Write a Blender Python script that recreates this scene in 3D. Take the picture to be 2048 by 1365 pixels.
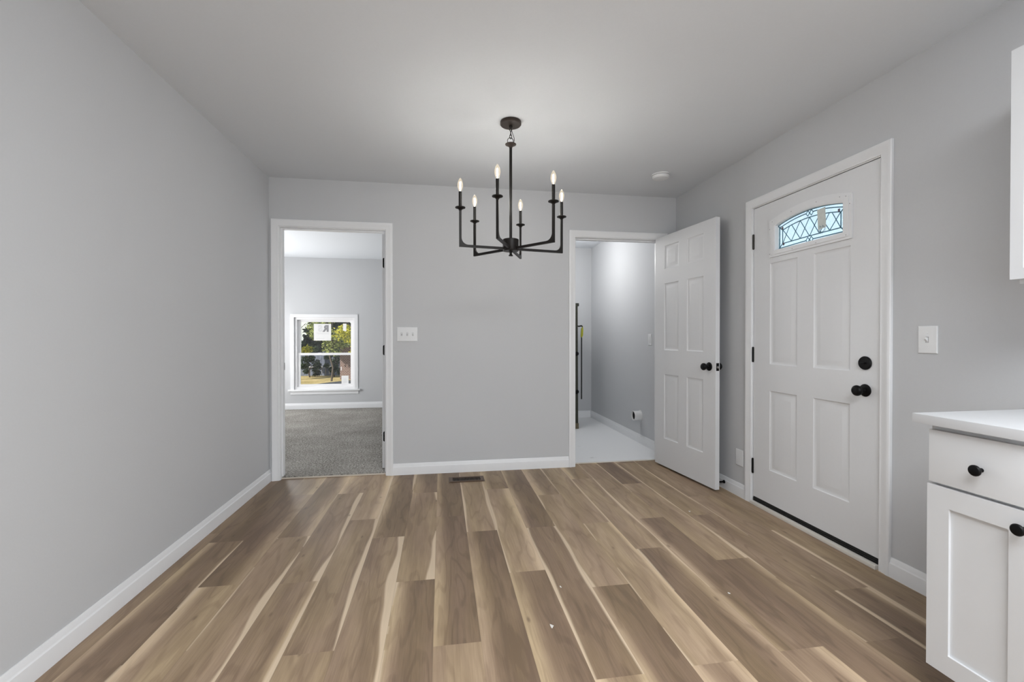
import bpy, bmesh, math, random
from mathutils import Vector, Matrix

for _o in list(bpy.data.objects):
    bpy.data.objects.remove(_o)
SC = bpy.context.scene
COL = SC.collection
random.seed(7)
PI = math.pi

# ------------------------------------------------------------------ camera
XR, D, H = 3.503, 3.862, 2.44           # right wall, back wall, ceiling height
CX, CZ = 1.3612, 1.1534
YAW, PIT, ROL, FPX = 0.156718, -0.0077954, -0.0003624, 897.69
F = Vector((math.sin(YAW) * math.cos(PIT), math.cos(YAW) * math.cos(PIT), math.sin(PIT)))
R0 = Vector((math.cos(YAW), -math.sin(YAW), 0))
U0 = R0.cross(F)
R1 = R0 * math.cos(ROL) + U0 * math.sin(ROL)
U1 = -R0 * math.sin(ROL) + U0 * math.cos(ROL)
cam_d = bpy.data.cameras.new('camera')
cam_d.sensor_fit = 'HORIZONTAL'
cam_d.sensor_width = 36.0
cam_d.lens = FPX / 2048 * 36.0
cam_d.clip_start = 0.02
cam_d.clip_end = 500
cam = bpy.data.objects.new('camera', cam_d)
COL.objects.link(cam)
cam.matrix_world = Matrix(((R1.x, U1.x, -F.x, CX), (R1.y, U1.y, -F.y, 0.0), (R1.z, U1.z, -F.z, CZ), (0, 0, 0, 1)))
SC.camera = cam

# ------------------------------------------------------------------ world, sun, lamps, exposure
SC.view_settings.view_transform = 'Standard'
SC.view_settings.look = 'None'
SC.view_settings.gamma = 1.0
SC.view_settings.use_curve_mapping = False
SC.view_settings.exposure = 0.08
world = bpy.data.worlds.new('world')
SC.world = world
world.use_nodes = True
wn = world.node_tree
wn.nodes.clear()
w_out = wn.nodes.new('ShaderNodeOutputWorld')
w_bg = wn.nodes.new('ShaderNodeBackground')
w_sky = wn.nodes.new('ShaderNodeTexSky')
w_sky.sky_type = 'NISHITA'
w_sky.sun_disc = False
w_sky.sun_elevation = math.radians(34)
w_sky.sun_rotation = math.radians(250)
w_bg.inputs['Strength'].default_value = 0.36
w_haze = wn.nodes.new('ShaderNodeMix')          # thin bright overcast over the blue
w_haze.data_type = 'RGBA'
w_haze.inputs[0].default_value = 0.6
w_haze.inputs[7].default_value = (2.6, 2.72, 2.75, 1)
wn.links.new(w_sky.outputs[0], w_haze.inputs[6])
wn.links.new(w_haze.outputs[2], w_bg.inputs['Color'])
wn.links.new(w_bg.outputs[0], w_out.inputs['Surface'])


def lamp(name, kind, loc, power, color=(1, 1, 1), size=None, size_y=None, aim=None, radius=None):
    d = bpy.data.lights.new(name, kind)
    d.energy = power
    d.color = color
    if kind == 'AREA':
        d.shape = 'RECTANGLE'
        d.size = size
        d.size_y = size_y or size
    if radius is not None:
        d.shadow_soft_size = radius
    o = bpy.data.objects.new(name, d)
    COL.objects.link(o)
    o.location = loc
    if aim is not None:
        o.rotation_euler = (Vector(aim)).to_track_quat('-Z', 'Y').to_euler()
    return o


SUN_DIR = Vector((0.62, 0.50, -0.60))
sun = lamp('sun', 'SUN', (-8, -4, 12), 7.5, (1.0, 0.93, 0.82), aim=SUN_DIR)
sun.data.angle = math.radians(0.6)
COOL = (0.945, 0.973, 1.0)
lamp('kitchen_rear_fill', 'AREA', (2.0, -2.32, 1.45), 84, COOL, 2.6, 1.7, aim=(-0.6, 1, 0.2))  # added unseen area lamp filling the room from behind; no window there
lamp('kitchen_overhead_fill', 'AREA', (2.15, -0.5, 2.42), 96, COOL, 1.6, 1.6, aim=(0, 0, -1))  # added overhead fill for the kitchen end, no fixture modelled
lamp('bedroom_side_window_daylight', 'AREA', (-2.08, 5.7, 1.35), 74, (1.0, 0.99, 0.98), 1.7, 1.5, aim=(1, 0, 0.30))
lamp('bedroom_far_fill', 'AREA', (-1.45, 7.46, 1.0), 30, (1.0, 0.99, 0.98), 0.55, 1.3, aim=(0.5, -1, 0.0))  # added lamp beside the window, out of view, sending light through the doorway
lamp('closet_fill', 'POINT', (2.75, 5.2, 2.10), 19, (1, 0.985, 0.965), radius=0.12)  # added fill lifting the closet, hung below its ceiling without a fixture

# ------------------------------------------------------------------ materials
def srgb(r, g, b):
    def f(c):
        c /= 255.0
        return c / 12.92 if c <= 0.04045 else ((c + 0.055) / 1.055) ** 2.4
    return (f(r), f(g), f(b), 1.0)


class NT:
    def __init__(self, name):
        self.m = bpy.data.materials.new(name)
        self.m.use_nodes = True
        self.t = self.m.node_tree
        self.t.nodes.clear()
        self.out = self.t.nodes.new('ShaderNodeOutputMaterial')

    def n(self, kind, **kw):
        nd = self.t.nodes.new('ShaderNode' + kind)
        for k, v in kw.items():
            if k.startswith('i_'):
                key = k[2:]
                key = int(key) if key.isdigit() else key.replace('_', ' ')
                if hasattr(v, 'is_linked') or isinstance(v, bpy.types.NodeSocket):
                    self.t.links.new(v, nd.inputs[key])
                else:
                    nd.inputs[key].default_value = v
            else:
                setattr(nd, k, v)
        return nd

    def math(self, op, a, b=0.0, clamp=False):
        nd = self.t.nodes.new('ShaderNodeMath')
        nd.operation = op
        nd.use_clamp = clamp
        for i, v in enumerate((a, b)):
            if isinstance(v, bpy.types.NodeSocket):
                self.t.links.new(v, nd.inputs[i])
            else:
                nd.inputs[i].default_value = v
        return nd.outputs[0]

    def smooth(self, v, lo, hi):
        nd = self.t.nodes.new('ShaderNodeMapRange')
        nd.interpolation_type = 'SMOOTHSTEP'
        for k, x in (('Value', v), ('From Min', lo), ('From Max', hi)):
            if isinstance(x, bpy.types.NodeSocket):
                self.t.links.new(x, nd.inputs[k])
            else:
                nd.inputs[k].default_value = x
        return nd.outputs[0]

    def mix(self, fac, a, b, blend='MIX'):
        nd = self.t.nodes.new('ShaderNodeMix')
        nd.data_type = 'RGBA'
        nd.blend_type = blend
        for k, v in ((0, fac), (6, a), (7, b)):
            if isinstance(v, bpy.types.NodeSocket):
                self.t.links.new(v, nd.inputs[k])
            else:
                nd.inputs[k].default_value = v
        return nd.outputs[2]

    def ramp(self, fac, stops):
        nd = self.t.nodes.new('ShaderNodeValToRGB')
        el = nd.color_ramp.elements
        while len(el) < len(stops):
            el.new(0.5)
        for e, (p, c) in zip(el, stops):
            e.position = p
            e.color = c
        self.t.links.new(fac, nd.inputs[0])
        return nd.outputs[0]

    def finish(self, shader):
        self.t.links.new(shader, self.out.inputs['Surface'])
        return self.m


def paint(name, color, rough=0.6, bump=0.0, scale=60.0, vary=0.02, metallic=0.0, spec=0.5):
    """A painted or plain surface: base colour with a faint procedural mottling and bump."""
    t = NT(name)
    co = t.n('TexCoord')
    nz = t.n('TexNoise', i_Vector=co.outputs['Object'], i_Scale=scale, i_Detail=3.0)
    c2 = tuple(max(0, c * (1 - vary * 2)) for c in color[:3]) + (1,)
    c3 = tuple(min(1, c * (1 + vary)) for c in color[:3]) + (1,)
    col = t.mix(nz.outputs[0], c2, c3)
    b = t.n('BsdfPrincipled', i_Base_Color=col, i_Roughness=rough, i_Metallic=metallic)
    b.inputs['Specular IOR Level'].default_value = spec
    if bump:
        bp = t.n('Bump', i_Strength=bump, i_Distance=0.001, i_Height=nz.outputs[0])
        t.t.links.new(bp.outputs[0], b.inputs['Normal'])
    return t.finish(b.outputs[0])


M = {}
M['wall'] = paint('grey_wall_paint', (0.545, 0.555, 0.57, 1), 0.75, 0.15, 140, 0.012, spec=0.25)
M['ceiling'] = paint('ceiling_paint', (0.70, 0.728, 0.762, 1), 0.85, 0.15, 110, 0.012, spec=0.2)
M['trim'] = paint('white_trim_paint', (0.77, 0.78, 0.795, 1), 0.38, 0.0, 30, 0.01)
M['door'] = paint('white_door_paint', (0.71, 0.72, 0.735, 1), 0.42, 0.08, 90, 0.01)
M['cabinet'] = paint('white_cabinet_lacquer', (0.655, 0.668, 0.685, 1), 0.4, 0.0, 20, 0.008)
M['counter'] = paint('white_counter_stone', (0.55, 0.56, 0.575, 1), 0.5, 0.0, 14, 0.02)
M['black'] = paint('matte_black_metal', (0.0035, 0.0035, 0.004, 1), 0.42, 0.0, 50, 0.05, spec=0.16)
M['bronze'] = paint('dark_bronze_metal', (0.0085, 0.0068, 0.0058, 1), 0.42, 0.0, 60, 0.1, metallic=0.1, spec=0.25)
M['bronze_lt'] = paint('brushed_bronze_metal', (0.036, 0.025, 0.019, 1), 0.45, 0.0, 60, 0.1, metallic=0.4)
M['steel'] = paint('steel_metal', (0.5, 0.5, 0.5, 1), 0.3, 0.0, 40, 0.05, metallic=1.0)
M['hinge_old'] = paint('worn_dark_hinge_metal', (0.045, 0.042, 0.036, 1), 0.5, 0.0, 300, 0.4, metallic=0.5)
M['rubber'] = paint('black_rubber', (0.008, 0.008, 0.008, 1), 0.55, 0.0, 80, 0.1)
M['plate'] = paint('white_plastic', (0.73, 0.74, 0.75, 1), 0.35, 0.0, 20, 0.01)
M['slot'] = paint('shadow_grey_plastic', (0.30, 0.30, 0.31, 1), 0.5, 0.0, 20, 0.02)
M['pvc'] = paint('white_pvc', (0.78, 0.78, 0.78, 1), 0.35, 0.0, 20, 0.01)
M['pipe_in'] = paint('dark_pipe_inside', (0.012, 0.009, 0.008, 1), 0.8, 0.0, 60, 0.2)
M['register'] = paint('brown_register_metal', (0.115, 0.072, 0.045, 1), 0.45, 0.0, 80, 0.1, metallic=0.3)
M['duct_dark'] = paint('duct_shade_black', (0.004, 0.004, 0.004, 1), 0.9, 0.0, 20, 0.0)
M['strip'] = paint('beige_transition_strip', (0.62, 0.55, 0.47, 1), 0.4, 0.0, 60, 0.05)
M['sill'] = paint('cream_threshold', (0.70, 0.67, 0.62, 1), 0.45, 0.0, 60, 0.03)
M['olive'] = paint('olive_black_fibreglass', (0.028, 0.03, 0.016, 1), 0.55, 0.0, 25, 0.6)
M['lime'] = paint('lime_yellow_plastic', (0.42, 0.42, 0.02, 1), 0.4, 0.0, 40, 0.1)
M['tan_foot'] = paint('dusty_tan_rubber', (0.16, 0.13, 0.08, 1), 0.8, 0.0, 90, 0.6)
M['vinyl'] = paint('white_window_vinyl', (0.86, 0.86, 0.87, 1), 0.35, 0.0, 20, 0.005)
M['paper'] = paint('white_sticker_paper', (0.85, 0.85, 0.85, 1), 0.6, 0.0, 20, 0.01)
M['paper_green'] = paint('pale_label_film', (0.62, 0.66, 0.63, 1), 0.5, 0.0, 40, 0.08)
M['ink'] = paint('grey_ink', (0.28, 0.28, 0.29, 1), 0.7, 0.0, 20, 0.02)
M['ink_pale'] = paint('pale_grey_ink', (0.74, 0.74, 0.75, 1), 0.7, 0.0, 20, 0.02)
M['came'] = paint('blue_grey_came', (0.085, 0.19, 0.25, 1), 0.5, 0.0, 60, 0.1, spec=0.2)
M['plum'] = paint('plum_grey_pad', (0.13, 0.10, 0.12, 1), 0.6, 0.0, 60, 0.1)
M['fleck'] = paint('dry_white_paint', (0.75, 0.73, 0.69, 1), 0.7, 0.0, 60, 0.05)
M['bark'] = paint('tree_bark', (0.10, 0.075, 0.055, 1), 0.9, 0.6, 30, 0.4)
M['fence'] = paint('weathered_blue_grey_timber', (0.17, 0.19, 0.26, 1), 0.85, 0.3, 14, 0.35)
M['fence_rail'] = paint('pale_weathered_rail', (0.42, 0.41, 0.42, 1), 0.8, 0.3, 14, 0.2)
M['dark_ground'] = paint('dark_ground', (0.045, 0.048, 0.06, 1), 0.9, 0.4, 40, 0.5)


def mat_leaf(name, a, b):
    t = NT(name)
    at = t.n('Attribute', attribute_name='leaf_tone')
    col = t.mix(at.outputs['Fac'], a, b)
    d = t.n('BsdfDiffuse', i_Color=col)
    tr = t.n('BsdfTranslucent', i_Color=col)
    mx = t.n('MixShader', i_0=0.35, i_1=d.outputs[0], i_2=tr.outputs[0])
    return t.finish(mx.outputs[0])


M['leaf_gold'] = mat_leaf('yellow_green_leaf', (0.10, 0.12, 0.02, 1), (0.72, 0.66, 0.10, 1))
M['leaf_mid'] = mat_leaf('mid_green_leaf', (0.05, 0.075, 0.03, 1), (0.50, 0.54, 0.20, 1))
M['leaf_dark'] = mat_leaf('dark_evergreen_leaf', (0.012, 0.02, 0.018, 1), (0.10, 0.13, 0.08, 1))


def mat_floor():
    t = NT('plank_flooring')
    uv = t.n('UVMap', uv_map='plank')
    sp = t.n('SeparateXYZ', i_0=uv.outputs[0])
    u, v = sp.outputs[0], sp.outputs[1]
    a1 = t.n('Attribute', attribute_name='tone')
    a2 = t.n('Attribute', attribute_name='streak')
    s1 = t.n('SeparateColor', i_0=a1.outputs['Color'])
    s2 = t.n('SeparateColor', i_0=a2.outputs['Color'])
    tone, soft_l, soft_r = s1.outputs[0], s1.outputs[1], s1.outputs[2]
    st_l, st_r, rnd = s2.outputs[0], s2.outputs[1], s2.outputs[2]
    seed = t.math('MULTIPLY', rnd, 37.0)

    def noise(su, sv, detail, extra=0.0, rough=0.55):
        c = t.n('CombineXYZ', i_0=t.math('MULTIPLY', u, su), i_1=t.math('MULTIPLY', v, sv), i_2=t.math('ADD', seed, extra))
        return t.n('TexNoise', i_Vector=c.outputs[0], i_Scale=1.0, i_Detail=detail, i_Roughness=rough).outputs[0]

    cloud = noise(2.2, 1.7, 4.0, 0.0)
    fine = noise(34.0, 5.0, 5.0, 3.0, 0.65)
    hair = noise(110.0, 9.0, 3.0, 6.0, 0.7)
    # cathedral figure: rings of a stretched, warped distance field
    warp = noise(1.3, 1.1, 2.0, 9.0)
    ring = t.math('SINE', t.math('MULTIPLY', warp, 46.0))
    ring = t.smooth(ring, 0.45, 1.0)
    wob = t.math('MULTIPLY', t.math('SUBTRACT', noise(0.0, 2.1, 3.0, 12.0), 0.5), 0.22)
    uw = t.math('ADD', u, wob)
    val = t.math('ADD', tone, t.math('MULTIPLY', t.math('SUBTRACT', cloud, 0.5), 0.75))
    val = t.math('ADD', val, t.math('MULTIPLY', t.math('SUBTRACT', fine, 0.5), 0.42))
    val = t.math('ADD', val, t.math('MULTIPLY', t.math('SUBTRACT', hair, 0.5), 0.12))
    val = t.math('SUBTRACT', val, t.math('MULTIPLY', ring, 0.10))
    # broad pale sapwood washes on either long edge
    sl = t.math('SUBTRACT', 1.0, t.smooth(uw, 0.0, t.math('ADD', soft_l, 0.001)))
    sl = t.math('MULTIPLY', sl, t.math('GREATER_THAN', soft_l, 0.02))
    sr = t.smooth(uw, t.math('SUBTRACT', 0.999, soft_r), 1.0)
    sr = t.math('MULTIPLY', sr, t.math('GREATER_THAN', soft_r, 0.02))
    val = t.math('ADD', val, t.math('MULTIPLY', t.math('MAXIMUM', sl, sr), 0.52), True)
    col = t.ramp(val, [(0.0, (0.170, 0.117, 0.078, 1)), (0.28, (0.262, 0.186, 0.124, 1)), (0.55, (0.385, 0.285, 0.192, 1)),
                       (0.8, (0.520, 0.398, 0.272, 1)), (1.0, (0.62, 0.485, 0.338, 1))])
    # crisp cream streaks that widen and narrow along the plank
    wob2 = t.math('SUBTRACT', noise(0.0, 0.85, 2.0, 20.0), 0.40)
    lim_l = t.math('MULTIPLY', st_l, t.math('MULTIPLY', wob2, 3.6, True))
    lim_r = t.math('MULTIPLY', st_r, t.math('MULTIPLY', wob2, 3.6, True))
    k_l = t.math('SUBTRACT', 1.0, t.smooth(t.math('SUBTRACT', u, lim_l), -0.035, 0.035))
    k_l = t.math('MULTIPLY', k_l, t.math('GREATER_THAN', lim_l, 0.015))
    ur = t.math('SUBTRACT', 1.0, u)
    k_r = t.math('SUBTRACT', 1.0, t.smooth(t.math('SUBTRACT', ur, lim_r), -0.035, 0.035))
    k_r = t.math('MULTIPLY', k_r, t.math('GREATER_THAN', lim_r, 0.015))
    hue = noise(1.1, 0.9, 2.0, 31.0)
    col = t.mix(t.smooth(hue, 0.35, 0.65), t.mix(1.0, col, (1.0, 0.972, 0.975, 1), 'MULTIPLY'), t.mix(1.0, col, (1.0, 0.99, 0.90, 1), 'MULTIPLY'))
    cream = t.mix(fine, (0.56, 0.44, 0.305, 1), (0.70, 0.56, 0.405, 1))
    col = t.mix(t.math('MAXIMUM', k_l, k_r), col, cream)
    # knots
    kc = t.n('CombineXYZ', i_0=t.math('MULTIPLY', u, 1.1), i_1=t.math('MULTIPLY', v, 2.4), i_2=seed)
    vor = t.n('TexVoronoi', i_Vector=kc.outputs[0], i_Scale=1.6)
    knot = t.math('SUBTRACT', 1.0, t.smooth(t.math('ADD', vor.outputs['Distance'], t.math('MULTIPLY', fine, 0.05)), 0.045, 0.13))
    col = t.mix(t.math('MULTIPLY', knot, 0.55), col, (0.115, 0.075, 0.048, 1))
    # hairline joint
    gap = t.math('MULTIPLY', t.smooth(u, 0.0, 0.012), t.smooth(ur, 0.0, 0.012))
    col = t.mix(t.math('MULTIPLY', t.math('SUBTRACT', 1.0, gap), 0.22), col, (0.10, 0.07, 0.05, 1))
    b = t.n('BsdfPrincipled', i_Base_Color=col, i_Roughness=t.math('ADD', 0.40, t.math('MULTIPLY', fine, 0.14)))
    b.inputs['Specular IOR Level'].default_value = 0.35
    bp = t.n('Bump', i_Strength=0.12, i_Distance=0.0008, i_Height=fine)
    t.t.links.new(bp.outputs[0], b.inputs['Normal'])
    return t.finish(b.outputs[0])


M['floor'] = mat_floor()


def mat_carpet():
    t = NT('carpet_pile')
    co = t.n('TexCoord')
    n1 = t.n('TexNoise', i_Vector=co.outputs['Object'], i_Scale=70.0, i_Detail=4.0, i_Roughness=0.75)
    n2 = t.n('TexNoise', i_Vector=co.outputs['Object'], i_Scale=2.2, i_Detail=3.0)
    f = t.math('ADD', t.math('MULTIPLY', t.math('SUBTRACT', n1.outputs[0], 0.5), 2.6), 0.5)
    f = t.math('ADD', f, t.math('MULTIPLY', t.math('SUBTRACT', n2.outputs[0], 0.5), 0.5), True)
    col = t.ramp(f, [(0.0, (0.09, 0.083, 0.074, 1)), (0.5, (0.31, 0.295, 0.27, 1)), (1.0, (0.66, 0.635, 0.595, 1))])
    b = t.n('BsdfDiffuse', i_Color=col, i_Roughness=0.8)
    bp = t.n('Bump', i_Strength=0.9, i_Distance=0.012, i_Height=n1.outputs[0])
    t.t.links.new(bp.outputs[0], b.inputs['Normal'])
    return t.finish(b.outputs[0])


M['carpet'] = mat_carpet()


def mat_closet_floor():
    t = NT('painted_closet_floor')
    co = t.n('TexCoord')
    n1 = t.n('TexNoise', i_Vector=co.outputs['Object'], i_Scale=5.5, i_Detail=4.0)
    s = t.smooth(n1.outputs[0], 0.66, 0.74)
    col = t.mix(t.math('MULTIPLY', s, 0.55), (0.80, 0.81, 0.82, 1), (0.46, 0.46, 0.46, 1))
    b = t.n('BsdfPrincipled', i_Base_Color=col, i_Roughness=0.45)
    return t.finish(b.outputs[0])


M['closet_floor'] = mat_closet_floor()


def mat_lawn():
    t = NT('dry_autumn_lawn')
    co = t.n('TexCoord')
    n1 = t.n('TexNoise', i_Vector=co.outputs['Object'], i_Scale=1.2, i_Detail=6.0, i_Roughness=0.7)
    n2 = t.n('TexNoise', i_Vector=co.outputs['Object'], i_Scale=14.0, i_Detail=3.0)
    f = t.math('ADD', t.math('MULTIPLY', n1.outputs[0], 0.6), t.math('MULTIPLY', n2.outputs[0], 0.4))
    col = t.ramp(f, [(0.3, (0.12, 0.10, 0.05, 1)), (0.5, (0.34, 0.27, 0.13, 1)), (0.7, (0.55, 0.44, 0.26, 1))])
    b = t.n('BsdfDiffuse', i_Color=col)
    return t.finish(b.outputs[0])


M['lawn'] = mat_lawn()


def mat_brick():
    t = NT('red_brown_brick')
    co = t.n('TexCoord')
    mp = t.n('Mapping', i_0=co.outputs['Object'])
    mp.inputs['Rotation'].default_value = (PI / 2, 0, 0)
    br = t.n('TexBrick', i_Vector=mp.outputs[0], i_Scale=5.5)
    br.inputs['Color1'].default_value = (0.16, 0.10, 0.085, 1)
    br.inputs['Color2'].default_value = (0.12, 0.06, 0.055, 1)
    br.inputs['Mortar'].default_value = (0.36, 0.31, 0.29, 1)
    br.inputs['Mortar Size'].default_value = 0.03
    b = t.n('BsdfDiffuse', i_Color=br.outputs[0])
    return t.finish(b.outputs[0])


M['brick'] = mat_brick()


def mat_pane():
    t = NT('clear_window_glass')
    tr = t.n('BsdfTransparent', i_Color=(0.93, 0.95, 0.95, 1))
    gl = t.n('BsdfGlossy', i_Color=(1, 1, 1, 1), i_Roughness=0.02)
    fr = t.n('Fresnel', i_IOR=1.45)
    mx = t.n('MixShader', i_0=fr.outputs[0], i_1=tr.outputs[0], i_2=gl.outputs[0])
    return t.finish(mx.outputs[0])


M['pane'] = mat_pane()


def mat_art_glass():
    t = NT('textured_leaded_glass')
    co = t.n('TexCoord')
    n1 = t.n('TexNoise', i_Vector=co.outputs['Object'], i_Scale=38.0, i_Detail=3.0)
    w = t.n('TexNoise', i_Vector=co.outputs['Object'], i_Scale=9.0, i_Detail=2.0)
    tint = t.mix(w.outputs[0], (0.84, 0.97, 1.0, 1), (1.0, 1.0, 1.0, 1))
    tr = t.n('BsdfTransparent', i_Color=tint)
    tl = t.n('BsdfTranslucent', i_Color=(0.93, 0.99, 1.0, 1))
    gl = t.n('BsdfGlossy', i_Color=(1, 1, 1, 1), i_Roughness=0.12)
    bp = t.n('Bump', i_Strength=0.5, i_Distance=0.004, i_Height=n1.outputs[0])
    t.t.links.new(bp.outputs[0], gl.inputs['Normal'])
    t.t.links.new(bp.outputs[0], tl.inputs['Normal'])
    m1 = t.n('MixShader', i_0=t.math('ADD', 0.25, t.math('MULTIPLY', t.smooth(n1.outputs[0], 0.35, 0.8), 0.25)), i_1=tr.outputs[0], i_2=tl.outputs[0])
    m2 = t.n('MixShader', i_0=0.06, i_1=m1.outputs[0], i_2=gl.outputs[0])
    return t.finish(m2.outputs[0])


M['art_glass'] = mat_art_glass()


def mat_bulb_glass():
    t = NT('candle_bulb_glass')
    tr = t.n('BsdfTransparent', i_Color=(0.98, 0.96, 0.92, 1))
    gl = t.n('BsdfGlossy', i_Color=(1, 1, 1, 1), i_Roughness=0.05)
    em = t.n('Emission', i_Color=(1.0, 0.86, 0.66, 1), i_Strength=1.1)
    lw = t.n('LayerWeight', i_Blend=0.35)
    m1 = t.n('MixShader', i_0=t.math('ADD', 0.25, t.math('MULTIPLY', lw.outputs['Facing'], 0.45)), i_1=tr.outputs[0], i_2=em.outputs[0])
    m2 = t.n('MixShader', i_0=0.04, i_1=m1.outputs[0], i_2=gl.outputs[0])
    return t.finish(m2.outputs[0])


M['bulb'] = mat_bulb_glass()
BULB_STRENGTH = 700.0
_t = NT('glowing_filament')
M['filament'] = _t.finish(_t.n('Emission', i_Color=(1.0, 0.98, 0.95, 1), i_Strength=BULB_STRENGTH).outputs[0])

# ------------------------------------------------------------------ mesh helpers
class MB:
    """Collects shapes into one bmesh, then links it as ONE mesh object."""

    def __init__(self):
        self.b = bmesh.new()
        self.mi = 0

    def _new(self, faces):
        for f in faces:
            f.material_index = self.mi

    def face(self, pts):
        f = self.b.faces.new([self.b.verts.new(p) for p in pts])
        f.material_index = self.mi
        return f

    def box(self, lo, hi, bevel=0.0, seg=2):
        t = bmesh.new()
        bmesh.ops.create_cube(t, size=1.0)
        for v in t.verts:
            v.co = Vector([(lo[i] + hi[i]) / 2 + v.co[i] * (hi[i] - lo[i]) for i in range(3)])
        if bevel > 0:
            bmesh.ops.bevel(t, geom=list(t.edges), offset=bevel, segments=seg, affect='EDGES', profile=0.7)
        self.absorb(t)
        return self

    def absorb(self, t, mat=None):
        vm = {}
        for v in t.verts:
            vm[v] = self.b.verts.new(mat @ v.co if mat else v.co)
        for f in t.faces:
            try:
                nf = self.b.faces.new([vm[v] for v in f.verts])
                nf.material_index = self.mi
            except ValueError:
                pass
        t.free()

    def lathe(self, prof, center=(0, 0, 0), axis=(0, 0, 1), n=32):
        """prof: list of (radius, height) along axis from center."""
        ax = Vector(axis).normalized()
        e1 = ax.orthogonal().normalized()
        e2 = ax.cross(e1)
        c = Vector(center)
        rings = []
        for r, h in prof:
            if r < 1e-6:
                rings.append([self.b.verts.new(c + ax * h)])
            else:
                rings.append([self.b.verts.new(c + ax * h + (e1 * math.cos(2 * PI * k / n) + e2 * math.sin(2 * PI * k / n)) * r) for k in range(n)])
        fs = []
        for a, b in zip(rings[:-1], rings[1:]):
            for k in range(n):
                k2 = (k + 1) % n
                if len(a) == 1 and len(b) == 1:
                    continue
                if len(a) == 1:
                    fs.append(self.b.faces.new([a[0], b[k2], b[k]]))
                elif len(b) == 1:
                    fs.append(self.b.faces.new([a[k], a[k2], b[0]]))
                else:
                    fs.append(self.b.faces.new([a[k], a[k2], b[k2], b[k]]))
        self._new(fs)
        return self

    def tube(self, pts, r, n=10, closed=False, flat=None):
        """A tube along pts; flat=(w,h) gives a rectangular bar instead of a round one."""
        P = [Vector(p) for p in pts]
        m = len(P)
        tang = []
        for i in range(m):
            if closed:
                d = P[(i + 1) % m] - P[i - 1]
            else:
                d = P[min(i + 1, m - 1)] - P[max(i - 1, 0)]
            tang.append(d.normalized())
        ref = tang[0].orthogonal().normalized()
        rings = []
        for i in range(m):
            ref = (ref - tang[i] * ref.dot(tang[i])).normalized()
            bi = tang[i].cross(ref)
            rr = r[i] if isinstance(r, (list, tuple)) else r
            rings.append([self.b.verts.new(P[i] + (ref * math.cos(2 * PI * k / n) + bi * math.sin(2 * PI * k / n)) * rr) for k in range(n)])
        fs = []
        for i in range(m if closed else m - 1):
            a, b = rings[i], rings[(i + 1) % m]
            for k in range(n):
                k2 = (k + 1) % n
                fs.append(self.b.faces.new([a[k], a[k2], b[k2], b[k]]))
        if not closed:
            fs.append(self.b.faces.new(rings[0][::-1]))
            fs.append(self.b.faces.new(rings[-1]))
        self._new(fs)
        return self

    def prism(self, poly, fn, t0, t1):
        """Extrudes a 2-D outline: fn(a, b, t) -> world point."""
        a = [self.b.verts.new(fn(p[0], p[1], t0)) for p in poly]
        b = [self.b.verts.new(fn(p[0], p[1], t1)) for p in poly]
        n = len(poly)
        fs = [self.b.faces.new(a[::-1]), self.b.faces.new(b)]
        for i in range(n):
            j = (i + 1) % n
            fs.append(self.b.faces.new([a[i], a[j], b[j], b[i]]))
        self._new(fs)
        return self

    def strip_ring(self, outer, inner, fn, t0, t1):
        """A flat ring between two outlines with the same number of points, with thickness."""
        n = len(outer)
        vo0 = [self.b.verts.new(fn(p[0], p[1], t0)) for p in outer]
        vi0 = [self.b.verts.new(fn(p[0], p[1], t0)) for p in inner]
        vo1 = [self.b.verts.new(fn(p[0], p[1], t1)) for p in outer]
        vi1 = [self.b.verts.new(fn(p[0], p[1], t1)) for p in inner]
        fs = []
        for i in range(n):
            j = (i + 1) % n
            fs += [self.b.faces.new([vo0[i], vo0[j], vi0[j], vi0[i]]), self.b.faces.new([vo1[i], vi1[i], vi1[j], vo1[j]]),
                   self.b.faces.new([vo0[i], vo1[i], vo1[j], vo0[j]]), self.b.faces.new([vi0[i], vi0[j], vi1[j], vi1[i]])]
        self._new(fs)
        return self

    def build(self, name, mats, parent=None, smooth=35.0, recalc=True):
        if recalc:
            bmesh.ops.recalc_face_normals(self.b, faces=list(self.b.faces))
        me = bpy.data.meshes.new(name)
        self.b.to_mesh(me)
        self.b.free()
        if not isinstance(mats, (list, tuple)):
            mats = [mats]
        for m in mats:
            me.materials.append(m)
        if smooth:
            for p in me.polygons:
                p.use_smooth = True
            me.set_sharp_from_angle(angle=math.radians(smooth))
        o = bpy.data.objects.new(name, me)
        COL.objects.link(o)
        if parent is not None:
            o.parent = parent
            o.matrix_parent_inverse = parent_world(parent).inverted()
        return o


def parent_world(o):
    m = o.matrix_basis.copy()
    p = o.parent
    if p is None:
        return m
    return parent_world(p) @ o.matrix_parent_inverse @ m


def tag(o, label=None, cat=None, group=None, kind=None):
    if label:
        o['label'] = label
    if cat:
        o['category'] = cat
    if group:
        o['group'] = group
    if kind:
        o['kind'] = kind
    return o


def thing(name, loc, label, cat, group=None, kind=None, rotz=0.0):
    o = bpy.data.objects.new(name, None)
    o.empty_display_size = 0.05
    COL.objects.link(o)
    o.location = loc
    o.rotation_euler = (0, 0, rotz)
    return tag(o, label, cat, group, kind)


def copy_tree(o, parent=None):
    c = o.copy()
    COL.objects.link(c)
    if parent is not None:
        c.parent = parent
    for ch in [x for x in bpy.data.objects if x.parent == o]:
        copy_tree(ch, c)
    return c


def struct(name, mb, mat, label, cat, smooth=35.0, kind='structure'):
    return tag(mb.build(name, mat, smooth=smooth), label, cat, kind=kind)


# wall-surface frames: (s along the wall, z, t out from the wall into the room) -> world
def BW(s, z, t):
    return Vector((s, D - t, z))


def RW(s, z, t):
    return Vector((XR - t, s, z))


def LW(s, z, t):
    return Vector((t, s, z))


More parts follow.
